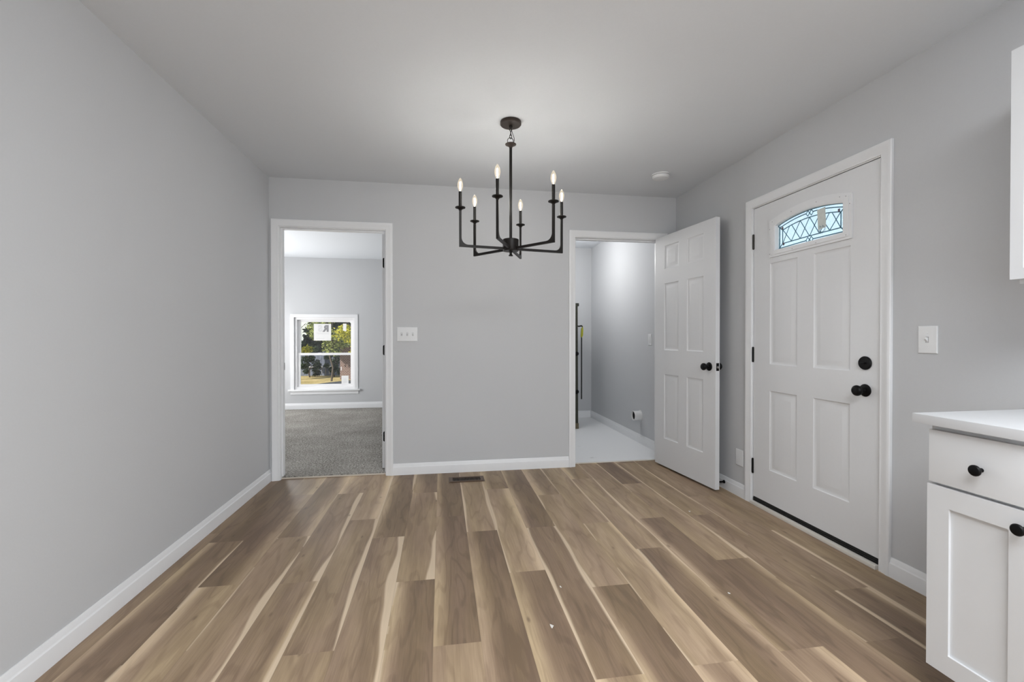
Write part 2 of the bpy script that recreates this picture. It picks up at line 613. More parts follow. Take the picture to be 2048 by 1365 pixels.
# ------------------------------------------------------------------ the room shell
YR = -2.4            # rear wall of the kitchen end
WT = 0.115           # partition thickness
D2 = D + WT
BX0, BX1, BY1 = -2.2, 2.35, 7.55     # bedroom
KX0, KY1 = 2.45, 6.22                # closet
DOOR_L = (0.078, 0.902)              # bedroom doorway (clear opening)
DOOR_C = (2.544, 3.352)              # closet doorway
DOOR_F = (1.905, 2.822)              # front door, along the right wall
DH = 2.045                           # opening height

# plank floor: every plank is a face with its own tone and streaks
PW = 0.1797
JOINT = {0: 2.87, 1: 2.745, 2: 2.26, 3: 2.75, 4: 3.455, 5: 2.945, 6: 2.66, 7: 2.165, 8: 1.69, 9: 2.66, 10: 2.165, 11: 1.44,
         12: 3.2, 13: 1.448, 14: 2.3, 15: 1.465, 16: 2.12, 17: 2.68, 18: 3.0, 19: 2.4}
# (column, plank counted from the back wall): tone, soft left, soft right, streak left, streak right
PLANK = {(0, 0): (.22, 0, 0, 0, 0), (0, 1): (.30, .5, 0, 0, 0), (1, 0): (.05, 0, 0, 0, 0), (1, 1): (.22, .3, 0, 0, .10), (2, 0): (.30, 0, .5, .12, 0),
         (2, 1): (.12, .0, .5, 0, 0), (3, 0): (.26, 0, .5, 0, .08), (3, 1): (.42, 0, 0, .06, .30), (3, 2): (.45, 0, 0, 0, .2),
         (4, 0): (.45, .5, 0, 0, 0), (4, 1): (.34, 0, 0, 0, .32), (4, 2): (.36, 0, .3, 0, .12), (5, 0): (.50, 0, .4, 0, .12), (5, 1): (.34, 0, 0, 0, .20), (5, 2): (.50, 0, 0, .3, 0),
         (6, 0): (.14, .4, 0, 0, .1), (6, 1): (.38, 0, 0, 0, .30), (7, 0): (.18, .6, 0, .18, 0), (7, 1): (.42, 0, 0, 0, .28),
         (8, 0): (.12, .35, 0, 0, 0), (8, 1): (.12, .45, .0, 0, 0), (8, 2): (.52, 0, 0, 0, .15), (9, 0): (.46, 0, 0, .12, .12), (9, 1): (.10, .5, 0, 0, 0),
         (10, 0): (.30, .4, 0, 0, 0), (10, 1): (.56, 0, .3, .12, 0), (10, 2): (.20, .42, 0, 0, 0), (11, 0): (.20, .3, .0, 0, 0), (11, 1): (.24, 0, 0, .16, .14),
         (12, 0): (.40, .5, 0, 0, .1), (12, 1): (.50, 0, 0, .20, 0), (12, 2): (.14, .3, 0, 0, 0), (13, 0): (.52, 0, 0, 0, .10), (13, 1): (.54, 0, .2, .12, .0),
         (14, 0): (.42, .4, 0, 0, .12), (14, 1): (.50, 0, .0, 0, .14), (15, 0): (.36, 0, .4, .14, 0), (15, 1): (.45, 0, 0, .06, .12), (15, 2): (.16, .3, 0, 0, 0),
         (16, 0): (.12, 0, .3, 0, .10), (16, 1): (.48, 0, 0, 0, .12), (16, 2): (.10, .0, .3, 0, 0), (17, 0): (.20, .5, 0, 0, .12), (17, 1): (.44, 0, 0, 0, .08),
         (18, 0): (.40, 0, 0, .08, 0), (18, 1): (.42, 0, 0, .08, 0), (19, 0): (.40, 0, 0, 0, 0), (19, 1): (.40, 0, 0, 0, 0)}


def build_floor():
    b = bmesh.new()
    uvl = b.loops.layers.uv.new('plank')
    c1 = b.loops.layers.float_color.new('tone')
    c2 = b.loops.layers.float_color.new('streak')
    rg = random.Random(3)
    for c in range(0, 21):
        x0 = max(0.0, 0.072 + PW * (c - 1))
        x1 = min(XR, 0.072 + PW * c)
        if x1 <= x0 + 1e-4:
            continue
        xl = 0.072 + PW * (c - 1)
        mid = (x0 + x1) / 2
        top = D
        if DOOR_L[0] - 0.1 < mid < DOOR_L[1] + 0.1:
            top = 3.902
        elif DOOR_C[0] - 0.1 < mid < DOOR_C[1] + 0.15:
            top = 3.958
        j = JOINT.get(c, 2.0)
        while j < top - 1.22:
            j += 1.22
        ys = [top]
        while j > YR:
            ys.append(j)
            j -= 1.22
        ys.append(YR)
        for k in range(len(ys) - 1):
            y1, y0 = ys[k], ys[k + 1]
            if y1 - y0 < 1e-3:
                continue
            T = PLANK.get((c, k)) or (rg.uniform(.1, .55), rg.choice([0, 0, .4]), rg.choice([0, .4]), rg.choice([0, .12]), rg.choice([0, .12]))
            r = rg.random()
            f = b.faces.new([b.verts.new((x, y, 0)) for x, y in ((x0, y0), (x1, y0), (x1, y1), (x0, y1))])
            for lp in f.loops:
                co = lp.vert.co
                lp[uvl].uv = ((co.x - xl) / PW, co.y)
                lp[c1] = (T[0], T[1], T[2], 1)
                lp[c2] = (T[3], T[4], r, 1)
    me = bpy.data.meshes.new('floor')
    b.to_mesh(me)
    b.free()
    me.materials.append(M['floor'])
    o = bpy.data.objects.new('floor', me)
    COL.objects.link(o)
    tag(o, 'brown wood-look plank floor with cream streaks running towards the back wall', 'floor', kind='structure')


build_floor()
m = MB()
m.box((-0.2, YR - 0.2, -0.20), (XR + 0.2, D2 - 0.02, -0.012))
m.box((BX0 - 0.2, D2 - 0.02, -0.20), (XR + 0.2, BY1 + 0.2, -0.012))
struct('floor_slab', m, M['strip'], 'sub-floor slab below the planks and carpet', 'slab')
m = MB()
m.box((BX0, 3.905, -0.012), (BX1, BY1, 0.016))
struct('floor_bedroom', m, M['carpet'], 'grey-brown speckled carpet in the room beyond the left doorway', 'carpet')
m = MB()
m.box((KX0, 3.960, -0.012), (XR, KY1, 0.003))
struct('floor_closet', m, M['closet_floor'], 'smudged white floor of the closet beyond the open door', 'floor')

m = MB()
m.box((-0.2, YR - 0.2, H), (XR + 0.2, D2, H + 0.12))
struct('ceiling', m, M['ceiling'], 'white ceiling above the wood floor', 'ceiling')
m = MB()
m.box((BX0 - 0.2, D2, H - 0.015), (BX1 + 0.05, BY1 + 0.2, H + 0.12))
struct('ceiling_bedroom', m, M['ceiling'], 'bright ceiling of the carpeted bedroom', 'ceiling')
m = MB()
m.box((BX1 + 0.05, D2, H), (XR + 0.2, KY1 + 0.15, H + 0.12))
struct('ceiling_closet', m, M['ceiling'], 'ceiling of the closet', 'ceiling')

m = MB()
m.box((-0.15, YR - 0.15, -0.02), (0, D2, H))
struct('wall_left', m, M['wall'], 'long plain grey wall on the left', 'wall', 0)


def wall_with_openings(m, s0, s1, fn, t_out, openings, z1=H):
    """A wall slab split round rectangular openings (s0, s1, z0, z1)."""
    cur = s0
    for a, b, za, zb in sorted(openings):
        segs = [(cur, a, 0, z1), (a, b, zb, z1)]
        if za > 0.001:
            segs.append((a, b, 0, za))
        for q0, q1, qa, qb in segs:
            if q1 - q0 > 1e-4 and qb - qa > 1e-4:
                m.prism([(q0, qa - (0.02 if qa == 0 else 0)), (q1, qa - (0.02 if qa == 0 else 0)), (q1, qb), (q0, qb)], fn, 0.0, -t_out)
        cur = b
    if s1 - cur > 1e-4:
        m.prism([(cur, -0.02), (s1, -0.02), (s1, z1), (cur, z1)], fn, 0.0, -t_out)
    return m


JT = 0.019  # jamb board thickness
m = wall_with_openings(MB(), 0, XR, BW, WT, [(DOOR_L[0] - JT, DOOR_L[1] + JT, 0, DH + JT), (DOOR_C[0] - JT, DOOR_C[1] + JT, 0, DH + JT)])
struct('wall_back', m, M['wall'], 'grey back wall between the two doorways', 'wall', 0)
m = wall_with_openings(MB(), YR - 0.15, KY1 + 0.15, RW, 0.15, [(DOOR_F[0] - JT, DOOR_F[1] + JT, 0, DH + JT)])
struct('wall_right', m, M['wall'], 'grey right wall holding the front door', 'wall', 0)
m = MB()
m.box((-0.15, YR - 0.15, -0.02), (XR + 0.15, YR, H))
struct('wall_rear', m, M['wall'], 'grey rear wall at the kitchen end', 'wall', 0)
# bedroom
WIN = (-0.935, -0.015, 0.325, 1.475)     # far window, clear opening
m = wall_with_openings(MB(), BX0 - 0.15, BX1 + 0.1, lambda s, z, t: Vector((s, BY1 - t, z)), 0.14, [WIN])
struct('wall_far', m, M['wall'], 'grey far bedroom wall around the window', 'wall', 0)
m = wall_with_openings(MB(), D2 - WT, BY1 + 0.14, lambda s, z, t: Vector((BX0 + t, s, z)), 0.14, [(5.4, 6.25, 0.35, 1.25)])
struct('wall_bedroom_left', m, M['wall'], 'bedroom side wall with a second window opening', 'wall', 0)
m = MB()
m.box((BX1, D2, -0.02), (KX0, BY1, H))
struct('wall_partition', m, M['wall'], 'grey partition between bedroom and closet', 'wall', 0)
m = MB()
m.box((KX0, KY1, -0.02), (XR, KY1 + 0.12, H))
struct('wall_closet_back', m, M['wall'], 'grey back wall of the closet', 'wall', 0)
m = MB()
m.box((BX0, D, -0.02), (-0.15, D2, H))
struct('wall_bedroom_near', m, M['wall'], 'bedroom side of the wall left of the doorway', 'wall', 0)

# baseboards
BASE = [(0, 0), (0, .095), (.0035, .095), (.0055, .090), (.0085, .074), (.0095, .070), (.0125, .066), (.0135, .060), (.0135, .001), (.0135, 0)]


def baseboard(name, fn, s0, s1, label):
    m = MB()
    m.prism([(t, z) for t, z in BASE], lambda t, z, s: fn(s, z, t), s0, s1)
    return struct(name, m, M['trim'], label, 'baseboard', 25)


baseboard('baseboard_left', LW, YR, D, 'white baseboard along the foot of the left wall')
baseboard('baseboard_back', BW, 0.9625, 2.4815, 'white baseboard on the back wall between the doorways')
baseboard('baseboard_right', RW, 2.884, D, 'white baseboard behind the open door beside the front door')
baseboard('baseboard_right_near', RW, YR, 1.8495, 'white baseboard between front door and base cabinet')
baseboard('baseboard_far', lambda s, z, t: Vector((s, BY1 - t, z + .016)), BX0, BX1, 'white baseboard under the bedroom window')
baseboard('baseboard_closet', lambda s, z, t: Vector((XR - t, s, z + .003)), D2 + 0.02, KY1, 'white baseboard along the right closet wall')
baseboard('baseboard_closet_back', lambda s, z, t: Vector((s, KY1 - t, z + .003)), KX0, XR - .0135, 'white baseboard on the closet back wall')

# ------------------------------------------------------------------ door casings and jambs
CASE = [(0, 0), (0, .009), (.004, .0105), (.010, .0095), (.014, .0105), (.030, .0125), (.040, .0160), (.048, .0165), (.054, .0155), (.057, .012), (.057, 0)]


def casing(m, fn, s0, s1, ztop, z0=0.0):
    P = []
    for d, t in CASE:
        P.append([m.b.verts.new(fn(s, z, t)) for s, z in ((s0 - d, z0), (s0 - d, ztop + d), (s1 + d, ztop + d), (s1 + d, z0))])
    n = len(CASE)
    for i in range(n - 1):
        for k in range(3):
            m.b.faces.new([P[i][k], P[i + 1][k], P[i + 1][k + 1], P[i][k + 1]])
    m.b.faces.new([P[i][0] for i in range(n)])
    m.b.faces.new([P[i][3] for i in range(n)][::-1])
    return m


def doorway(name, fn, s0, s1, depth, label, stop=None, rv=0.005, strike=None, room2=True):
    """Casing on the room face, jambs through the wall and a door stop."""
    root = thing(name, fn((s0 + s1) / 2, 0, 0), label, 'door frame', kind='structure')
    casing(MB(), fn, s0 - rv, s1 + rv, DH + rv).build('casing', M['trim'], root, 25)
    m = MB()
    for a, b in ((s0 - JT, s0), (s1, s1 + JT)):
        m.prism([(a, 0.0), (b, 0.0), (b, DH + JT), (a, DH + JT)], fn, 0.0, -depth)
    m.prism([(s0, DH), (s1, DH), (s1, DH + JT), (s0, DH + JT)], fn, 0.0, -depth)
    m.build('jamb', M['trim'], root, 25)
    if stop:
        t0, t1 = stop
        m = MB()
        e = 0.011
        m.prism([(s0, 0.02), (s0 + e, 0.02), (s0 + e, DH - e), (s0, DH - e)], fn, -t0, -t1)
        m.prism([(s1 - e, 0.02), (s1, 0.02), (s1, DH - e), (s1 - e, DH - e)], fn, -t0, -t1)
        m.prism([(s0, DH - e), (s1, DH - e), (s1, DH), (s0, DH)], fn, -t0, -t1)
        m.build('door_stop_moulding', M['trim'], root, 25)
    return root


fr_l = doorway('trim_1', BW, DOOR_L[0], DOOR_L[1], WT, 'white casing and jambs around the carpeted bedroom doorway', stop=(.035, .07))
fr_c = doorway('trim_2', BW, DOOR_C[0], DOOR_C[1], WT, 'white casing and jambs around the closet doorway', stop=(.042, .08))
fr_f = doorway('trim_3', RW, DOOR_F[0], DOOR_F[1], 0.15, 'white casing and jambs around the front door', stop=(.06, .12))
# strike plate on the left bedroom jamb
m = MB()
m.box((DOOR_L[0] - .0005, D + .072, .885), (DOOR_L[0] + .0018, D + .112, .945))
m.build('strike_plate', M['black'], fr_l)
# bedroom-side and closet-side casings
casing(MB(), lambda s, z, t: Vector((s, D2 + t, z)), DOOR_L[0] - .005, DOOR_L[1] + .03, DH + .005, .016).build('casing', M['trim'], fr_l, 25)
casing(MB(), lambda s, z, t: Vector((s, D2 + t, z)), DOOR_C[0] - .005, DOOR_C[1] + .005, DH + .005, .003).build('casing', M['trim'], fr_c, 25)
m = MB()
m.box((DOOR_L[0], 3.888, 0), (DOOR_L[1], 3.912, .009), .003)
struct('trim_4', m, M['strip'], 'thin pale strip where planks meet the bedroom carpet', 'threshold strip')
m = MB()
m.box((DOOR_C[0], 3.945, 0), (DOOR_C[1], 3.967, .006), .002)
struct('trim_5', m, M['sill'], 'pale strip where planks meet the white closet floor', 'threshold strip')
m = MB()
m.box((XR - .022, DOOR_F[0] + .001, 0), (XR + .15, DOOR_F[1] - .001, .022), .004)
struct('trim_6', m, M['sill'], 'cream threshold sill below the front door', 'threshold')


# ------------------------------------------------------------------ panelled doors
def panel_slab(m, w, h, th, panels, holes=()):
    """Local door: x 0..w, z 0..h, front face y=0, back face y=th. panels are raised panels in a moulded recess."""
    cells = [tuple(p) for p in panels] + [tuple(p) for p in holes]
    xs = sorted({0, w} | {p[0] for p in cells} | {p[2] for p in cells})
    zs = sorted({0, h} | {p[1] for p in cells} | {p[3] for p in cells})
    for side in (0, 1):
        y0 = 0.0 if side == 0 else th
        sg = 1.0 if side == 0 else -1.0
        cache = {}

        def V(x, z, d=0.0):
            k = (round(x, 5), round(z, 5), round(d, 5))
            if k not in cache:
                cache[k] = m.b.verts.new((x, y0 + sg * d, z))
            return cache[k]
        for i in range(len(xs) - 1):
            for j in range(len(zs) - 1):
                xm, zm = (xs[i] + xs[i + 1]) / 2, (zs[j] + zs[j + 1]) / 2
                if any(p[0] < xm < p[2] and p[1] < zm < p[3] for p in cells):
                    continue
                m.b.faces.new([V(xs[i], zs[j]), V(xs[i + 1], zs[j]), V(xs[i + 1], zs[j + 1]), V(xs[i], zs[j + 1])])
        for p in panels:
            rings = []
            for ins, d in ((0, 0), (.004, .0035), (.012, .0065), (.018, .0070), (.024, .0062), (.046, .0012), (.050, .0010)):
                rings.append([V(p[0] + ins, p[1] + ins, d), V(p[2] - ins, p[1] + ins, d), V(p[2] - ins, p[3] - ins, d), V(p[0] + ins, p[3] - ins, d)])
            for a, b in zip(rings[:-1], rings[1:]):
                for k in range(4):
                    k2 = (k + 1) % 4
                    m.b.faces.new([a[k], a[k2], b[k2], b[k]])
            m.b.faces.new(rings[-1])
    # edges
    for pts in (((0, 0), (0, h)), ((w, 0), (w, h)), ((0, 0), (w, 0)), ((0, h), (w, h))):
        (xa, za), (xb, zb) = pts
        m.face([(xa, 0, za), (xb, 0, zb), (xb, th, zb), (xa, th, za)])
    for p in holes:
        for (xa, za), (xb, zb) in (((p[0], p[1]), (p[2], p[1])), ((p[2], p[1]), (p[2], p[3])), ((p[2], p[3]), (p[0], p[3])), ((p[0], p[3]), (p[0], p[1]))):
            m.face([(xa, 0, za), (xb, 0, zb), (xb, th, zb), (xa, th, za)])
    bmesh.ops.remove_doubles(m.b, verts=list(m.b.verts), dist=1e-5)
    return m


def six_panels(w):
    k = w / 0.79
    L, Rr = (.137 * k, .340 * k), (.452 * k, .652 * k)
    out = []
    for a, b in (L, Rr):
        out += [(a, 1.735, b, 1.94), (a, 1.025, b, 1.61), (a, .245, b, .812)]
    return out


def knob_mesh(m, c, ax):
    m.lathe([(0, 0), (.0315, 0), (.0325, .003), (.031, .006), (.024, .0095), (.0125, .0115), (.0105, .016), (.0105, .030), (.0135, .033),
             (.0205, .037), (.0255, .043), (.0275, .050), (.0265, .057), (.0215, .063), (.012, .0665), (0, .0675)], c, ax, 32)
    return m


def hinge_leaf(m, c, u, v, n, w, h):
    """A hinge leaf lying in the plane (u, v), with rounded outer corners and screws."""
    c, u, v, n = Vector(c), Vector(u), Vector(v), Vector(n)
    pts = [(0, -h / 2)]
    r = .014
    for k in range(7):
        a = -PI / 2 + k * PI / 12
        pts.append((w - r + r * math.cos(a), -h / 2 + r + r * math.sin(a)))
    for k in range(7):
        a = k * PI / 12
        pts.append((w - r + r * math.cos(a), h / 2 - r + r * math.sin(a)))
    pts.append((0, h / 2))
    m.prism(pts, lambda a, b, t: c + u * a + v * b + n * t, 0, .002)
    return m


# closet door, open into the room
ANG = 0.1065
hx, hy = 3.290, 3.836
DW = 0.787
d3 = Vector((math.sin(ANG), -math.cos(ANG), 0))
n3 = Vector((math.cos(ANG), math.sin(ANG), 0))
door_c = thing('door_2', (hx, hy, 0.018), 'white six-panel interior door standing open in front of the right wall', 'door', kind='structure')
# local x runs along the door from the hinge, local y through its thickness
door_c.rotation_euler = (0, 0, math.atan2(d3.y, d3.x))
Mc = Matrix.Translation((hx, hy, 0.018)) @ Matrix.Rotation(math.atan2(d3.y, d3.x), 4, 'Z')


def in_door(mb, mat4):
    for v in mb.b.verts:
        v.co = mat4 @ v.co
    return mb


in_door(panel_slab(MB(), DW, 2.03, .035, [(a, b, c, d) for a, b, c, d in six_panels(DW)]), Mc).build('door_slab', M['door'], door_c, 20)
KZ = .915
in_door(knob_mesh(MB(), (DW - .068, 0, KZ), (0, -1, 0)), Mc).build('door_knob', M['black'], door_c)
in_door(knob_mesh(MB(), (DW - .068, .035, KZ), (0, 1, 0)), Mc).build('door_knob', M['black'], door_c)
m = MB()
m.box((DW - .0005, .0055, KZ - .029), (DW + .0012, .0295, KZ + .029))
o = in_door(m, Mc).build('latch_plate', M['black'], door_c)
m = MB()
m.lathe([(0, 0), (.0085, 0), (.0085, .005), (.006, .008), (0, .008)], (DW + .001, .0175, KZ - .002), (1, 0, 0), 20)
in_door(m, Mc).build('latch_bolt', M['steel'], o)
for z in (.24, 1.0, 1.80):
    m = MB()
    m.lathe([(0, -.045), (.006, -.045), (.006, .045), (0, .045)], (-.006, .040, z), (0, 0, 1), 16)
    hinge_leaf(m, (-.001, .037, z), (0, -1, 0), (0, 0, 1), (-1, 0, 0), .030, .089)
    in_door(m, Mc).build('hinge', M['black'], door_c)

# bedroom door, swung away into the bedroom: only its hinge edge shows
door_b = thing('door_3', (DOOR_L[1] - .004, D2 + .012, .028), 'white bedroom door swung open past the left doorway, its hinge edge towards the room', 'door', kind='structure')
Mb = Matrix.Translation((DOOR_L[1] - .042, D2 + .012, .028)) @ Matrix(((0, 1, 0, 0), (1, 0, 0, 0), (0, 0, 1, 0), (0, 0, 0, 1)))
in_door(panel_slab(MB(), .81, 2.015, .035, six_panels(.81)), Mb).build('door_slab', M['door'], door_b, 20)
for z in (1.795, 1.045, .30):
    m = MB()
    hinge_leaf(m, (DOOR_L[1] - .006, D2 + .0118, z), (-1, 0, 0), (0, 0, 1), (0, -1, 0), .029, .089)
    m.lathe([(0, -.045), (.006, -.045), (.006, .045), (0, .045)], (DOOR_L[1] - .004, D2 + .008, z), (0, 0, 1), 16)
    m.build('hinge', M['black'], door_b)
m = MB()
knob_mesh(m, (DOOR_L[1] - .042, D2 + .755, .93), (-1, 0, 0))
m.build('door_knob', M['black'], door_b)

# ------------------------------------------------------------------ front door
FX = XR + .004                      # inner face of the slab
FY0, FY1 = DOOR_F[0] + .004, DOOR_F[1] - .004
FW = FY1 - FY0
door_f = thing('door_1', (FX, FY1, .055), 'white four-panel front door with an arched leaded glass light', 'door', kind='structure')
FZ0 = .052
FH = DH - .004 - FZ0
# local x from the hinge side (far end) towards the camera, local y outwards (+X)
Mf = Matrix.Translation((FX, FY1, FZ0)) @ Matrix(((0, 1, 0, 0), (-1, 0, 0, 0), (0, 0, 1, 0), (0, 0, 0, 1)))


def fd(y, z):
    return (FY1 - y, z - FZ0)


LC = 2.362                          # middle of the glass light


def frect(ya, za, yb, zb):
    a, b = fd(ya, za), fd(yb, zb)
    return (a[0], a[1], b[0], b[1])


pan = [frect(2.664, .975, 2.434, 1.642), frect(2.312, .975, 2.074, 1.642), frect(2.664, .272, 2.434, .800), frect(2.312, .272, 2.074, .800)]
hole = frect(LC + .262, 1.705, LC - .262, 1.925)
in_door(panel_slab(MB(), FW, FH, .044, pan, [hole]), Mf).build('door_slab', M['door'], door_f, 20)
FP = lambda y, z, t: Vector((FX - t, y, z))       # t = out from the door into the room
NA = 24


def arch_outline(hw, zb, ze, za):
    """Bottom corners, then the cambered top from the camera side over to the far side."""
    pts = [(LC + hw, zb), (LC - hw, zb)]
    for k in range(NA + 1):
        q = -1 + 2 * k / NA
        pts.append((LC + q * hw, za - (za - ze) * q * q))
    return pts


o_out, o_mid, o_in = arch_outline(.300, 1.678, 1.917, 1.962), arch_outline(.262, 1.709, 1.888, 1.925), arch_outline(.254, 1.715, 1.880, 1.916)
m = MB()
m.strip_ring(o_out, o_mid, FP, -.002, .008)
m.strip_ring(arch_outline(.284, 1.692, 1.905, 1.946), o_in, FP, .007, .012)
lite = m.build('glass_frame', M['trim'], door_f, 20)
m = MB()
m.strip_ring(arch_outline(.2612, 1.7058, 1.889, 1.9242), arch_outline(.2490, 1.7190, 1.8770, 1.9120), FP, -.0178, .0095)
m.build('lit_edge_ring', M['vinyl'], door_f, 20)  # added white ring; daylight on the frame's inner edge put into its colour
screws = [(LC + q * .275, 1.936 - .030 * q * q) for q in (-.98, -.84, -.28, .40, .98)] + [(LC + .292, 1.862), (LC + .292, 1.700), (LC - .270, 1.700), (LC - .076, 1.6995), (LC + .1, 1.6995), (LC - .292, 1.862)]
for y, z in screws:
    m = MB()
    m.lathe([(0, .0121), (.0028, .0121), (.0024, .0128), (0, .0128)], (FX, y, z), (-1, 0, 0), 10)
    m.build('screw', M['slot'], lite)
m = MB()
m.prism(arch_outline(.2615, 1.7055, 1.890, 1.9245), FP, -.024, -.018)
m.build('glass_pane', M['art_glass'], door_f, 20)

# leading
m = MB()


def came(pts, r=.0029):
    m.tube([FP(y, z, -.0165) for y, z in pts], r, 6)


def arc(hw, ze, za, n=16, q0=-1.0, q1=1.0):
    return [(LC + (q0 + (q1 - q0) * k / n) * hw, za - (za - ze) * (q0 + (q1 - q0) * k / n) ** 2) for k in range(n + 1)]


came(arc(.252, 1.876, 1.911))
for s in (1, -1):
    came(arc(.238, 1.860, 1.8955, 10, s * .10, s * 1.0))
    came([(LC + s * .238, 1.860), (LC + s * .238, 1.729)])
    came([(LC + s * .238, 1.729), (LC + s * .026, 1.734)])
    came([(LC + s * .212, 1.841), (LC + s * .212, 1.755)])
    came(arc(.212, 1.841, 1.868, 10, 0, s * 1.0))
    came([(LC + s * .212, 1.755), (LC, 1.757)])
    came([(LC + s * .212, 1.841), (LC + s * .254, 1.877)])
    came([(LC + s * .212, 1.755), (LC + s * .254, 1.716)])
    tz = lambda y: 1.868 - .027 * (y / .212) ** 2
    for a, b in ((('b', 0), ('t', .07)), (('t', 0), ('b', .07)), (('b', .07), ('t', .138)), (('t', .07), ('b', .14)), (('b', .14), ('t', .21)), (('t', .155), ('b', .21))):
        came([(LC + s * q, tz(q) if e == 't' else 1.756) for e, q in (a, b)], .0022)
    for zc, hh in ((1.893, .0165), (1.735, .0165)):
        came([(LC, zc), (LC + s * .013, zc + hh), (LC + s * .026, zc), (LC + s * .013, zc - hh), (LC, zc)], .0024)
m.build('leading', M['came'], door_f)
m = MB()
m.prism([(2.305, 1.893), (2.250, 1.897), (2.243, 1.783), (2.298, 1.774)], FP, -.0145, -.0135)
tag(m.build('paper_label', M['paper_green'], door_f, 0), 'pale blank label stuck on the glass')
m = MB()
for k in range(17):
    a = PI * (0.03 + 1.12 * k / 16) + PI * 0.93
    r0, r1 = .016, .024 + .004 * (k % 2)
    m.tube([FP(2.272 + r0 * math.cos(a), 1.778 + r0 * math.sin(a), -.0145), FP(2.272 + r1 * math.cos(a), 1.778 + r1 * math.sin(a), -.0145)], .0011, 5)
for k in range(7):
    m.tube([FP(2.255 + .006 * k, 1.7865, -.0130), FP(2.255 + .006 * k, 1.790 + .004 * (k % 3), -.0130)], .0011, 5)
m.build('starburst_mark', M['came'], door_f)
for y, z in ((2.574, 1.853), (2.564, 1.750), (2.161, 1.853)):
    m = MB()
    m.box((FX + .0135, y - .006, z - .008), (FX + .0165, y + .006, z + .008), .001)
    m.build('spacer_pad', M['plum'], door_f)

m = MB()
m.lathe([(0, 0), (.034, 0), (.035, .006), (.032, .011), (.018, .013), (.0, .013)], (FX, 1.985, 1.022), (-1, 0, 0), 36)
m.box((FX - .026, 1.972, 1.018), (FX - .012, 1.998, 1.026), .003)
m.build('deadbolt', M['black'], door_f)
m = MB()
knob_mesh(m, (FX, 1.985, .882), (-1, 0, 0))
m.build('door_knob', M['black'], door_f)
for z, mt in ((1.815, 'hinge_old'), (1.035, 'black'), (.262, 'black')):
    m = MB()
    m.lathe([(0, -.054), (.004, -.052), (.0065, -.049), (.0065, .049), (.004, .052), (0, .054)], (FX - .004, FY1 + .001, z), (0, 0, 1), 14)
    m.box((FX - .0025, FY1 + .001, z - .05), (FX - .0005, FY1 + .016, z + .05))
    m.build('hinge', M[mt], door_f)
m = MB()
m.box((FX + .002, FY0 + .002, .0225), (FX + .040, FY1 - .002, .053), .002)
for k in range(3):
    m.box((FX - .004, FY0 + .002, .0225 + .009 * k), (FX + .006, FY1 - .002, .0275 + .009 * k), .0015)
tag(m.build('door_sweep', M['rubber'], door_f), 'black rubber sweep under the door')

# ------------------------------------------------------------------ far bedroom window
win = thing('window_1', (sum(WIN[:2]) / 2, BY1, WIN[2]), 'white double-hung bedroom window with stickers on its panes', 'window', kind='structure')
FW_ = lambda s, z, t: Vector((s, BY1 - t, z))
w0, w1, z0, z1 = WIN
m = MB()
cw = .05
m.strip_ring([(w0 - cw, z0), (w1 + cw, z0), (w1 + cw, z1 + cw), (w0 - cw, z1 + cw)], [(w0, z0), (w1, z0), (w1, z1), (w0, z1)], FW_, 0, .014)
m.build('casing', M['trim'], win, 25)
m = MB()
m.box((w0 - .085, BY1 - .045, z0 - .022), (w1 + .085, BY1 + .02, z0 + .002), .004)
m.build('window_sill', M['trim'], win)
m = MB()
m.prism([(w0 - .055, z0 - .075), (w1 + .055, z0 - .075), (w1 + .055, z0 - .022), (w0 - .055, z0 - .022)], FW_, 0, .013)
m.build('apron', M['trim'], win)
m = MB()
m.strip_ring([(w0, z0), (w1, z0), (w1, z1), (w0, z1)], [(w0 + .035, z0 + .04), (w1 - .035, z0 + .04), (w1 - .035, z1 - .035), (w0 + .035, z1 - .035)], FW_, -.02, -.13)
m.build('window_frame', M['vinyl'], win, 25)
zm = .885
